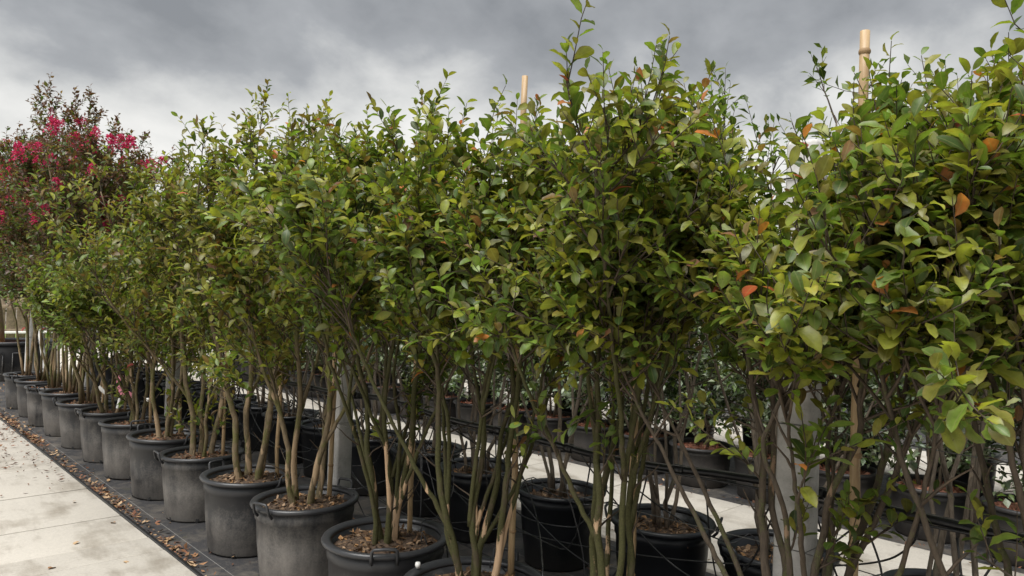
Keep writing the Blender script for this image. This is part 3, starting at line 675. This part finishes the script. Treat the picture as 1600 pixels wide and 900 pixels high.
# ------------------------------------------------------------------ stakes, posts, wires, pipe
def stake(x, y, z0, top, lean, r, label):
    P0 = np.array([x, y, z0-0.06]); P1 = np.array([x+lean[0], y+lean[1], top]); k = 14
    P = P0+(P1-P0)*np.linspace(0, 1, k)[:, None]; rg = np.random.default_rng(int(abs(x*77+y*311))); P[1:-1, :2] += rg.normal(0, 0.002, (k-2, 2))
    e_ = empty('bamboo_stake', (0, 0, 0)); tag(e_, label, 'stake', 'bamboo stakes in the front row')
    mobj('cane', MB().tube(P, np.linspace(r, r*0.92, k), 9).mesh('cane', M['bamboo']), e_)
    z = z0+0.2
    while z < top-0.03:
        f = (z-P0[2])/(P1[2]-P0[2]); c = P0+(P1-P0)*f; d = (P1-P0)/np.linalg.norm(P1-P0)
        Q = [c-d*0.008, c-d*0.003, c+d*0.003, c+d*0.008]
        mobj('cane_joint', MB().tube(Q, [r*0.98, r*1.14, r*1.14, r*0.98], 9, False).mesh('cane_joint', M['node']), e_)
        z += rg.uniform(0.24, 0.33)
for i, (dx, dy, top, r) in enumerate([(0, 0.1, 2.2, .011), (0.12, -0.05, 2.1, .011), (.1, 0, 2.2, .012), (.12, .1, 2.1, .012), (.1, -.1, 1.9, .012), (.13, .02, 1.9, .012), (.1, -.05, 2.0, .013), (.13, .1, 1.9, .012),
        (.15, -.02, 1.9, .013), (.16, -.03, 1.9, .013), (.17, .07, 1.8, .014), (.16, .05, 2.1, .013), (.175, 0.0, 2.56, .0145), (.17, .055, 1.95, .0145), (.20, -.07, 2.41, .015)]):
    stake(FN+dx, FS[i]+dy, 0.41, top, (0.0, -0.03) if i < 12 else (0.0, -0.005), r, f'bamboo stake in the {ORD[i]} front-row pot counted from the big planter')

PN = 2.34; PS = [1.13, 4.03, 7.0, 9.95, 13.4]
for i, s_ in enumerate(PS):
    e_ = empty('concrete_post', (PN, s_, 0)); tag(e_, f'pale square concrete trellis post, {ORD[i]} along the row counted from the dark-stemmed shrubs', 'post', 'concrete trellis posts')
    b = 0.053; h = 2.14 if i < 4 else 1.75
    V = []; ch = 0.009
    def ringp(hw, z, o=0.0): return [(-hw+ch, -hw, z), (hw-ch, -hw, z), (hw, -hw+ch, z), (hw, hw-ch, z), (hw-ch, hw, z), (-hw+ch, hw, z), (-hw, hw-ch, z), (-hw, -hw+ch, z)]
    zs_ = [-0.1, 0.5, 1.0, 1.5, h-0.012, h]; hw_ = [b*1.05, b*1.03, b, b*0.98, b*.96, b*0.88]
    for z, hw in zip(zs_, hw_): V += ringp(hw, z)
    Q = [(r*8+k, r*8+(k+1) % 8, (r+1)*8+(k+1) % 8, (r+1)*8+k) for r in range(5) for k in range(8)]+[(40, 41, 42, 47), (47, 42, 43, 46), (46, 43, 44, 45)]
    mobj('shaft', MB().add(V, Q).mesh('shaft', M['post'], False), e_)
    for zw in (0.82, 1.22, 1.62, 2.02):
        if zw > h-.05: continue
        rr = b*1.02; P = [(-rr, -rr, zw), (rr, -rr, zw-.004), (rr, rr, zw-.008), (-rr, rr, zw-.004), (-rr, -rr, zw)]
        mobj('tie_wire', MB().tube(P, 0.0016, 4).mesh('tie_wire', M['wire']), e_)
    e_.rotation_euler = (R(0.5), R(0.3), R(3+2*i))
# brace of the end post
mobj_b = mobj('concrete_brace', MB().tube([(PN+0.05, 13.3, 1.35), (PN+0.05, 12.2, -0.05)], 0.036, 4).mesh('concrete_brace', M['post'], False)); tag(mobj_b, 'slanted pale concrete brace propping the end trellis post', 'brace')
for zw, nm in ((0.82, 'lowest'), (1.22, 'second'), (1.62, 'third'), (2.02, 'top')):
    P = []; ss = [-2.2]+PS[:4]+[13.4]
    for a, b2 in zip(ss[:-1], ss[1:]):
        for t in np.linspace(0, 1, 9)[:-1]: P.append((PN-0.046, a+(b2-a)*t, min(zw, 2.02 if b2 < 13 else 1.7)-0.03*4*t*(1-t)))
    P.append((PN-0.046, 13.4, min(zw, 1.7)))
    tag(mobj('trellis_wire', MB().tube(P, 0.0017, 5).mesh('trellis_wire', M['wire'])), f'{nm} galvanised wire strung between the concrete trellis posts', 'wire', 'trellis wires')
# irrigation main: hangs on the back of the posts
ip = empty('irrigation_pipe', (0, 0, 0)); tag(ip, 'thick black irrigation pipe running along behind the concrete posts', 'pipe')
IPN = PN+0.085; rg = np.random.default_rng(77)
ys = np.linspace(-2.5, 14.0, 80); zz = 0.965+0.018*np.sin(ys*2.1)+0.01*np.sin(ys*5.3+1)
mobj('main_pipe', MB().tube(np.stack([np.full(80, IPN)+0.008*np.sin(ys*1.7), ys, zz], -1), 0.0135, 9).mesh('main_pipe', M['pipe']), ip)
mobj('support_wire', MB().tube(np.stack([np.full(80, IPN-0.012)+0.008*np.sin(ys*1.7), ys, zz+0.0185], -1), 0.0022, 5).mesh('support_wire', M['wire']), ip)
mobj('feeder_tube', MB().tube(np.stack([np.full(80, IPN-0.02)+0.012*np.sin(ys*3.7), ys, zz-0.014+0.007*np.sin(ys*4.1)], -1), 0.0045, 6).mesh('feeder_tube', M['tube']), ip)
cl = MB().tube([(0, -0.022, 0), (0, -0.02, 0), (0, 0.02, 0), (0, 0.022, 0)], [0.0165, 0.021, 0.021, 0.0165], 9).mesh('clamp', M['pipe'])
for y in np.arange(-2.1, 13.5, 0.47):
    y = y+rg.uniform(-.12, .12); mobj('clamp', cl, ip, (IPN+0.008*math.sin(y*1.7), y, 0.965+0.018*math.sin(y*2.1)+0.01*math.sin(y*5.3+1)))
# drip tubes
def catenary(a, b, sag, k=14, side=(0, 0, 0)):
    t = np.linspace(0, 1, k); a = np.array(a, float); b = np.array(b, float)
    P = a+(b-a)*t[:, None]; P[:, 2] -= sag*4*t*(1-t); P += np.array(side)*(np.sin(t*math.pi))[:, None]
    P[:, 2] = np.maximum(P[:, 2], 0.02); return P
def smooth(P, it=2):
    P = np.asarray(P, float)
    for _ in range(it):      # Chaikin corner cutting
        a_, b_ = P[:-1], P[1:]
        Q = np.vstack([P[:1], np.stack([.75*a_+.25*b_, .25*a_+.75*b_], 1).reshape(-1, 3), P[-1:]]); P = Q
    return P
rg = np.random.default_rng(12)
for i, s_ in enumerate(FS):
    for rep in range(1 if i < 6 else 2):
        a = (IPN, s_+rg.uniform(-0.7, 0.7), 0.94); b = (FN+rg.uniform(0.05, 0.2), s_+rg.uniform(-0.2, 0.2), 0.44)
        P = catenary(a, b, rg.uniform(0.02, 0.1) if rep == 0 else rg.uniform(0.3, 0.55), 16, (rg.uniform(0, .25), rg.uniform(-.3, .3), 0)); P[-2] = (b[0]+0.02, b[1]+0.02, 0.49)
        tag(mobj('drip_tube', MB().tube(smooth(P, 1), 0.0035, 5).mesh('drip_tube', M['tube'])), f'{("taut", "slack")[rep]} thin black drip tube running down into the {ORD[i]} front-row pot from the planter end', 'tube', 'drip tubes')
for i, s_ in enumerate(BS):
    for rep in range(1 if i < 8 else 2):
        a = (IPN, s_+rg.uniform(-0.5, 0.6), 0.94); b = (3.32-rg.uniform(0.02, 0.15), s_+rg.uniform(-0.15, 0.15), 0.43)
        sag = rg.uniform(0.0, 0.1) if rep == 0 else rg.uniform(.25, .5); P = catenary(a, b, sag, 16, (0, rg.uniform(-.35, .35), 0)); P[-3, 2] = max(P[-3, 2], 0.50); P[-2, 2] = 0.53
        tag(mobj('drip_tube', MB().tube(smooth(P, 1), 0.0035, 5).mesh('drip_tube', M['tube'])), f'{("taut", "slack")[rep]} thin black drip tube hanging into the {ORD[i]} second-row pot from the planter end', 'tube', 'drip tubes')
# long loose lines slung along between the rows
for i, (y0, y1, n0, z0_, z1_) in enumerate([(1.45, 2.7, 2.62, .55, .62), (2.3, 3.8, 2.58, .42, .58), (3.0, 4.7, 2.66, .40, .40), (3.9, 5.6, 2.56, .55, .50), (4.8, 6.5, 2.60, .48, .60), (1.0, 3.3, 2.74, .70, .30), (5.8, 7.4, 2.55, .55, .52), (0.2, 1.9, 2.6, .7, .5), (3.2, 5.2, 2.8, .75, .6), (2.0, 4.2, 2.5, .34, .40)]):
    P = catenary((n0, y0, z0_), (n0+rg.uniform(-.12, .12), y1, z1_), rg.uniform(.08, .22), 7, (rg.uniform(-.1, .15), 0, 0))
    P = np.vstack([[(IPN, y0-0.22, 0.95), (IPN+.03, y0-.2, .88)], P, [(IPN+.03, y1+.22, .88), (IPN, y1+0.25, 0.95)]]); P = smooth(P, 3)
    tag(mobj('slack_tube', MB().tube(P, 0.0036, 5).mesh('slack_tube', M['tube'])), f'slack black irrigation tube slung behind the {ORD[int(np.argmin([abs(q-y1) for q in FS]))]} to {ORD[int(np.argmin([abs(q-y0) for q in FS]))]} front-row pots', 'tube', 'slack tubes between the rows')

# tags and tapes
def ribbon(name, pts, wd, mat, label, cat, marks=None, group=None):
    pts = np.asarray(pts, float); T = np.gradient(pts, axis=0); S = norm(np.cross(T, fwd)); n = len(pts)
    Nn = norm(np.cross(T, S))*0.0012
    V = np.vstack([pts-S*wd/2-Nn, pts+S*wd/2-Nn, pts-S*wd/2+Nn, pts+S*wd/2+Nn]); k = np.arange(n-1)
    Q = np.vstack([np.stack([k, k+1, n+k+1, n+k], -1), np.stack([2*n+k, 3*n+k, 3*n+k+1, 2*n+k+1], -1), np.stack([k, 2*n+k, 2*n+k+1, k+1], -1), np.stack([n+k, n+k+1, 3*n+k+1, 3*n+k], -1)])
    o = mobj(name, MB().add(V, Q).mesh(name, mat, True)); tag(o, label, cat, group)
    if marks:
        for t in np.linspace(0.12, 0.9, marks):
            p, T_ = interp(pts, float(t)); T_ = T_/np.linalg.norm(T_); s2 = norm(np.cross(T_, fwd)); c = p-fwd*0.004
            V = [c+T_*0.006*a+s2*wd*0.28*b for a, b in ((-1, -1), (-.2, 1), (1, .3), (.3, -1))]
            mobj('printed_mark', MB().add(V, [(0, 1, 2, 3)]).mesh('printed_mark', M['ink'], False), o)
    return o
def wpt(px, py, Z):   # a point given by where it is seen and how far away it stands
    return cam_pos+Z*(fwd+rt*(px-800)/F_PIX+cu*(450-py)/F_PIX)
ribbon('marking_tape', [wpt(192, 590, 6.55), wpt(188, 588, 6.55), wpt(185, 596, 6.55), wpt(186, 606, 6.55), wpt(191, 616, 6.55)], 0.034, M['pink'], 'pink marking tape with black print tied to a stem', 'tape', 6)
ribbon('marking_tape', [wpt(193, 616, 6.55), wpt(198, 612, 6.55), wpt(204, 615, 6.55), wpt(208, 621, 6.55)], 0.026, M['pink'], 'short loose end of pink tape beside the longer printed tape', 'tape', 3)
ribbon('plant_tag', [wpt(187, 622, 6.5), wpt(185, 630, 6.5), wpt(183, 638, 6.5)], 0.02, M['white_tag'], 'white paper plant tag hanging under the pink tape', 'tag')
ribbon('plant_tag', [wpt(154, 604, 7.2), wpt(160, 610, 7.2), wpt(166, 615, 7.2)], 0.035, M['white_tag'], 'white plastic plant tag lying slanted at a pot rim behind pink tape', 'tag')
for k, (a, b2, c) in enumerate([((34, 517), (39, 512), 9.7), ((63, 518), (71, 513), 9.2), ((197, 574), (208, 569), 6.4)]):
    ribbon('marking_tape', [wpt(a[0], a[1], c), wpt((a[0]+b2[0])/2, (a[1]+b2[1])/2-1.5, c), wpt(b2[0], b2[1], c)], 0.018, M['red_tape'], ['red tape tied to the first pink-flowered shrub from the planter', 'red tape tied to the stake of the second pink-flowered shrub', 'red tape tied around green stems above the pink tape'][k], 'tape')
for k, (px, py, Z) in enumerate([(208, 600, 6.3), (231, 625, 6.0), (266, 648, 5.6)]):
    p = wpt(px, py, Z); o = mobj('tube_clip', MB().tube([p-up*.012, p, p+up*.016], [0.008, .012, .010], 8).mesh('tube_clip', M['white_tag'])); tag(o, 'small white plastic clip on an irrigation tube', 'clip', 'white tube clips')
p = np.array([FN-0.13, FS[12]+0.255, 0.462]); o = mobj('tube_clip', MB().tube([p-up*.012, p, p+up*.012], [0.008, .012, .010], 8).mesh('tube_clip', M['white_tag'])); tag(o, 'white plastic clip on a near pot rim', 'clip')

# ------------------------------------------------------------------ leaf litter
rg = np.random.default_rng(4)
LC = np.array([(0.28, 0.155, 0.08), (0.19, 0.095, 0.05), (0.36, 0.235, 0.13), (0.12, 0.062, 0.04), (0.22, 0.10, 0.06), (0.40, 0.28, 0.17), (0.085, 0.05, 0.038)])
def litter(name, X, Y, z, size, cols, label):
    n = len(X); P = np.stack([X, Y, np.broadcast_to(z, (n,))+rg.uniform(0.004, 0.02, n)], -1)
    D = norm(np.stack([rg.normal(0, 1, n), rg.normal(0, 1, n), rg.normal(0, 0.22, n)], -1)); N = norm(np.stack([rg.normal(0, .35, n), rg.normal(0, .35, n), np.ones(n)], -1))
    ln = size*rg.uniform(0.35, 1.45, n); c = cols[rg.integers(len(cols), size=n)]*rg.uniform(0.6, 1.3, (n, 1))
    o = mobj(name, leaves_mesh(name, leaf_verts(P, D, N, ln, ln*rg.uniform(.35, .6, n), rg.uniform(-.4, .3, n), rg.uniform(-.4, .6, n), 'far'), c, 'far', M['litter']))
    tag(o, label, 'leaves', None, 'stuff'); return o
Y = rg.uniform(2.2, 14, 3600); dens = 0.35+0.65*(np.sin(Y*3.1+np.sin(Y*1.3)*2)*0.5+0.5); kp = rg.random(len(Y)) < dens**1.6*np.clip(0.30+Y/13, 0, 1); Y = Y[kp]
X = 1.595+np.abs(rg.normal(0, 0.045, len(Y)))*(0.45+Y*0.085)
litter('leaf_litter', X, Y, 0.002, 0.040, LC, 'brown fallen leaves gathered along the edge of the walkway')
Y = rg.uniform(6.5, 15, 2600); kp = rg.random(len(Y)) < np.clip((Y-6)/7, 0, 1); Y = Y[kp]; X = 1.54-np.abs(rg.normal(0, 0.42, len(Y)))
litter('leaf_litter', X, Y, 0.026, 0.036, LC[[1, 3, 4, 6]], 'dark leaf fragments scattered over the far walkway slabs')
Y = rg.uniform(-1, 14, 900); X = rg.uniform(1.65, 3.8, 900)
litter('leaf_litter', X, Y, 0.002, 0.038, LC, 'brown fallen leaves strewn on the black mat between the pots')
Y = rg.uniform(-2, 9, 500); X = np.where(rg.random(500) < .5, rg.normal(5.4, .08, 500), rg.normal(3.95, .1, 500))
litter('leaf_litter', X, Y, 0.024, 0.036, LC, 'brown fallen leaves along the edges of the second walkway')
vs, vc = leaf_variants(0.5)
FLM = [mesh_np('fallen_leaf', leaf_verts(np.zeros((1, 3)), np.array([[1., 0, 0]]), np.array([[0., 0, 1.]]), np.ones(1), np.array([.5]), np.array([c_]), np.array([.35])).reshape(-1, 3), [TPL['near'][1], TPL['near'][2]], M['litter'], True, np.repeat(LC[k][None], 14, 0)) for k, c_ in ((0, .3), (2, -.2), (4, .2), (5, .35))]
for k, (x, y) in enumerate([(1.70, 4.55), (1.66, 4.9), (1.74, 5.35), (1.68, 5.9), (1.72, 3.9), (1.78, 3.65), (1.69, 3.45), (1.20, 5.15), (0.95, 4.75), (1.38, 6.15), (0.7, 5.9), (1.30, 4.62), (1.47, 5.42), (1.75, 6.7)]):
    o = mobj('fallen_leaf', FLM[k % 4], None, (x, y, 0.030 if x < 1.55 else 0.008), rg.uniform(0, 6.28)); s_ = rg.uniform(.045, .07); o.scale = (s_, s_, s_)
    tag(o, 'single dry leaf lying alone on the walkway slabs' if x < 1.55 else 'single dry leaf lying alone on the black mat beside the walkway', 'leaf', 'lone fallen leaves')

# ------------------------------------------------------------------ far end: planter, lawn, rail, fence, trees
pl = empty('planter', (2.42, 15.3, 0)); tag(pl, 'big round black planter with recessed side panels at the end of the row', 'planter')
PR, PH = 0.66, 0.66
mobj('wall', MB().lathe([(0.01, 0), (PR*.9, 0), (PR*.97, PH*.8), (PR*.97, PH-.05), (PR*.93, PH-.05), (PR*.9, PH*.7)], 40).mesh('wall', M['pot']), pl)
mobj('rim', MB().lathe([(PR*.92, PH-.06), (PR*1.02, PH-.06), (PR*1.03, PH-.01), (PR, PH), (PR*.92, PH-.02)], 40, True).mesh('rim', M['rim']), pl)
mobj('mulch', MB().lathe([(0.001, PH-.05), (PR*.5, PH-.06), (PR*.93, PH-.09)], 30).mesh('mulch', M['soil_red']), pl)
for k in range(12):
    a = k*math.pi/6; fr = MB(); r_ = PR*.95
    for (u_, v_, w_, h_) in ((-.10, .12, .012, .36), (.10, .12, .012, .36), (0, .12, .20, .014), (0, .47, .20, .014)):
        fr.box(r_-.03+.04*v_, r_+.012+.05*v_, u_-w_/2, u_+w_/2, v_, v_+h_)
    mobj('panel_frame', fr.mesh('panel_frame', M['pot'], False), pl, rz=a)
LEAFT = dict(deep=3, mid=3, silver_d=3)
def tree(name, x, y, z0, trunk_h, height, rad, seed, label, group, mix, lean=(0, 0), tr=0.12, n=7000, ll=0.09, leafm='leaf_far'):
    rg = np.random.default_rng(seed); root = empty(name, (x, y, z0)); tag(root, label, 'tree', group)
    t = np.linspace(0, 1, 8); P = np.stack([lean[0]*t+.03*np.sin(5*t), lean[1]*t, trunk_h*1.25*t-.05], -1)
    mobj('trunk', MB().tube(P, tr*(1-.45*t), 10).mesh('trunk', M['bark_tan' if name == 'planter_tree' else 'bark_grey']), root)
    top = P[-1]; clumps = []; lim = MB()
    for k in range(16):
        a = rg.uniform(0, 6.28); e_ = rg.uniform(0.1, 1.2); d = np.array([math.cos(a)*math.cos(e_), math.sin(a)*math.cos(e_), math.sin(e_)])
        B = bend_path(P[-1-rg.integers(3)], d, rg.uniform(.6, 1.0)*np.hypot(rad*math.cos(e_), (height-trunk_h)*math.sin(e_)*.8), 6, rg, .12, .05)
        lim.tube(B, np.linspace(tr*.4, tr*.08, 6), 5, False)
        for q_ in B[2:]: clumps.append(q_)
    mobj('limbs', lim.mesh('limbs', M['twig']), root)
    cl_ = np.array(clumps); c = cl_[rg.integers(len(cl_), size=n)]+rg.normal(0, rad*0.17, (n, 3))
    D = norm(rg.normal(0, 1, (n, 3))); N = norm(rg.normal(0, .6, (n, 3))+np.array([0, 0, .8])); ln = ll*rg.uniform(.6, 1.3, n)
    V = leaf_verts(c, D, N, ln, ln*.5, rg.uniform(0, .4, n), rg.uniform(.1, .5, n), 'far')
    tag(mobj('crown', leaves_mesh('crown', V, pick_cols(rg, n, mix), 'far', M[leafm]), root), kind='stuff')
tree('planter_tree', 2.22, 15.35, PH-.08, 1.7, 3.6, 1.1, 61, 'small grey-green tree with a thick tan leaning trunk in the big planter', None, LEAFT, (-.25, .1), .10, 6000, .07)
for i, (x, y, th, h, rd) in enumerate([(-3.5, 38, 2, 5.0, 2.6), (2, 40, 1.6, 4.2, 2.6), (6.5, 38.5, 2, 5.0, 2.8), (11.5, 40, 2, 5.2, 3), (17, 39, 2, 4.8, 2.8), (24, 37, 2, 5.5, 3.2), (-10, 40, 2, 5.4, 3)]):
    tree('tree', x, y, 0, th*.6, h, rd, 80+i, f'broad green tree behind the timber fence, {ORD[i]} from the palm' if i < 6 else 'broad green tree behind the timber fence beyond the palm', 'trees behind the fence', dict(deep=3, mid=3, olive=2), (0, 0), .14, 9000, .17)
# white rail at the lawn's far side
rl = empty('white_rail', (0, 0, 0)); tag(rl, 'low white rail fence across the far side of the lawn', 'rail')
mobj('rail', MB().bbox(-6, 22, 24.0, 24.06, 0.30, 0.36, .008).mesh('rail', M['white_paint'], False), rl)
for x in np.arange(-6, 22.1, 2.8): mobj('post', MB().bbox(x-.04, x+.04, 24.065, 24.14, -.04, .42, .008).mesh('post', M['white_paint'], False), rl)
fn = empty('timber_fence', (0, 0, 0)); tag(fn, 'weathered brown timber post-and-board fence beyond the lawn', 'fence')
pm = MB().bbox(-.07, .07, -.07, .07, -.05, 1.5, .01).mesh('post', M['timber'], False); bm_ = MB().bbox(-.115, .115, -.012, .012, .05, 1.32, .004).mesh('board', M['timber'], False); rm = MB().bbox(-1.43, 1.43, -.02, .02, 0, .10, .006).mesh('rail', M['timber'], False)
for k in range(12):
    x = -9+3.0*k; mobj('post', pm, fn, (x, 25.6, 0))
    for z in (.25, .95): mobj('rail', rm, fn, (x+1.5, 25.6, z))
    for j in range(11):
        o = mobj('board', bm_, fn, (x+.22+.256*j, 25.67, 0)); o.scale = (1, 1, 1+.05*math.sin(k*5+j*2.3))
# palm
pa = empty('palm_tree', (4.2, 30.0, 0)); tag(pa, 'palm tree with feathery fronds showing above the pink-flowered shrubs', 'tree')
t = np.linspace(0, 1, 8); mobj('trunk', MB().tube(np.stack([.1*t, 0*t, 5.7*t-.1], -1), .17-.04*t, 10).mesh('trunk', M['bark_grey']), pa)
rg = np.random.default_rng(8)
for k in range(18):
    a = 2*math.pi*k/18+rg.normal(0, .1); e_ = rg.uniform(0.0, 1.25); d = np.array([math.cos(a)*math.cos(e_), math.sin(a)*math.cos(e_), math.sin(e_)])
    B = bend_path((.1, 0, 5.5), d, rg.uniform(1.5, 2.0), 12, rg, .02, -.10)
    fr = mobj('frond', MB().tube(B, np.linspace(.02, .005, 12), 4, False).mesh('frond', M['twig']), pa)
    n = 110; pts = [interp(B, q_) for q_ in np.linspace(.12, .99, n)]; P = np.array([p_[0] for p_ in pts]); T = norm(np.array([p_[1] for p_ in pts])); S = norm(np.cross(T, (0, 0, 1)))*np.where(np.arange(n) % 2, 1, -1)[:, None]
    D = T*.6+S+np.array([0, 0, -.15])+rg.normal(0, .12, (n, 3)); ln = .42*np.sin(np.linspace(.35, 2.9, n))+.08
    V = leaf_verts(P, D, np.tile([0, 0, 1.], (n, 1))+rg.normal(0, .3, (n, 3)), ln, np.full(n, .035), rg.uniform(.1, .4, n), np.full(n, .3), 'far')
    tag(mobj('leaflets', leaves_mesh('leaflets', V, pick_cols(rg, n, dict(deep=2, silver_d=3, mid=2)), 'far', M['leaf_far']), fr), kind='stuff')
print('objects', len(bpy.data.objects), 'tris', sum(sum(len(p_.vertices)-2 for p_ in me.polygons) if len(me.polygons) < 2000 else len(me.loops)//3 for me in bpy.data.meshes))
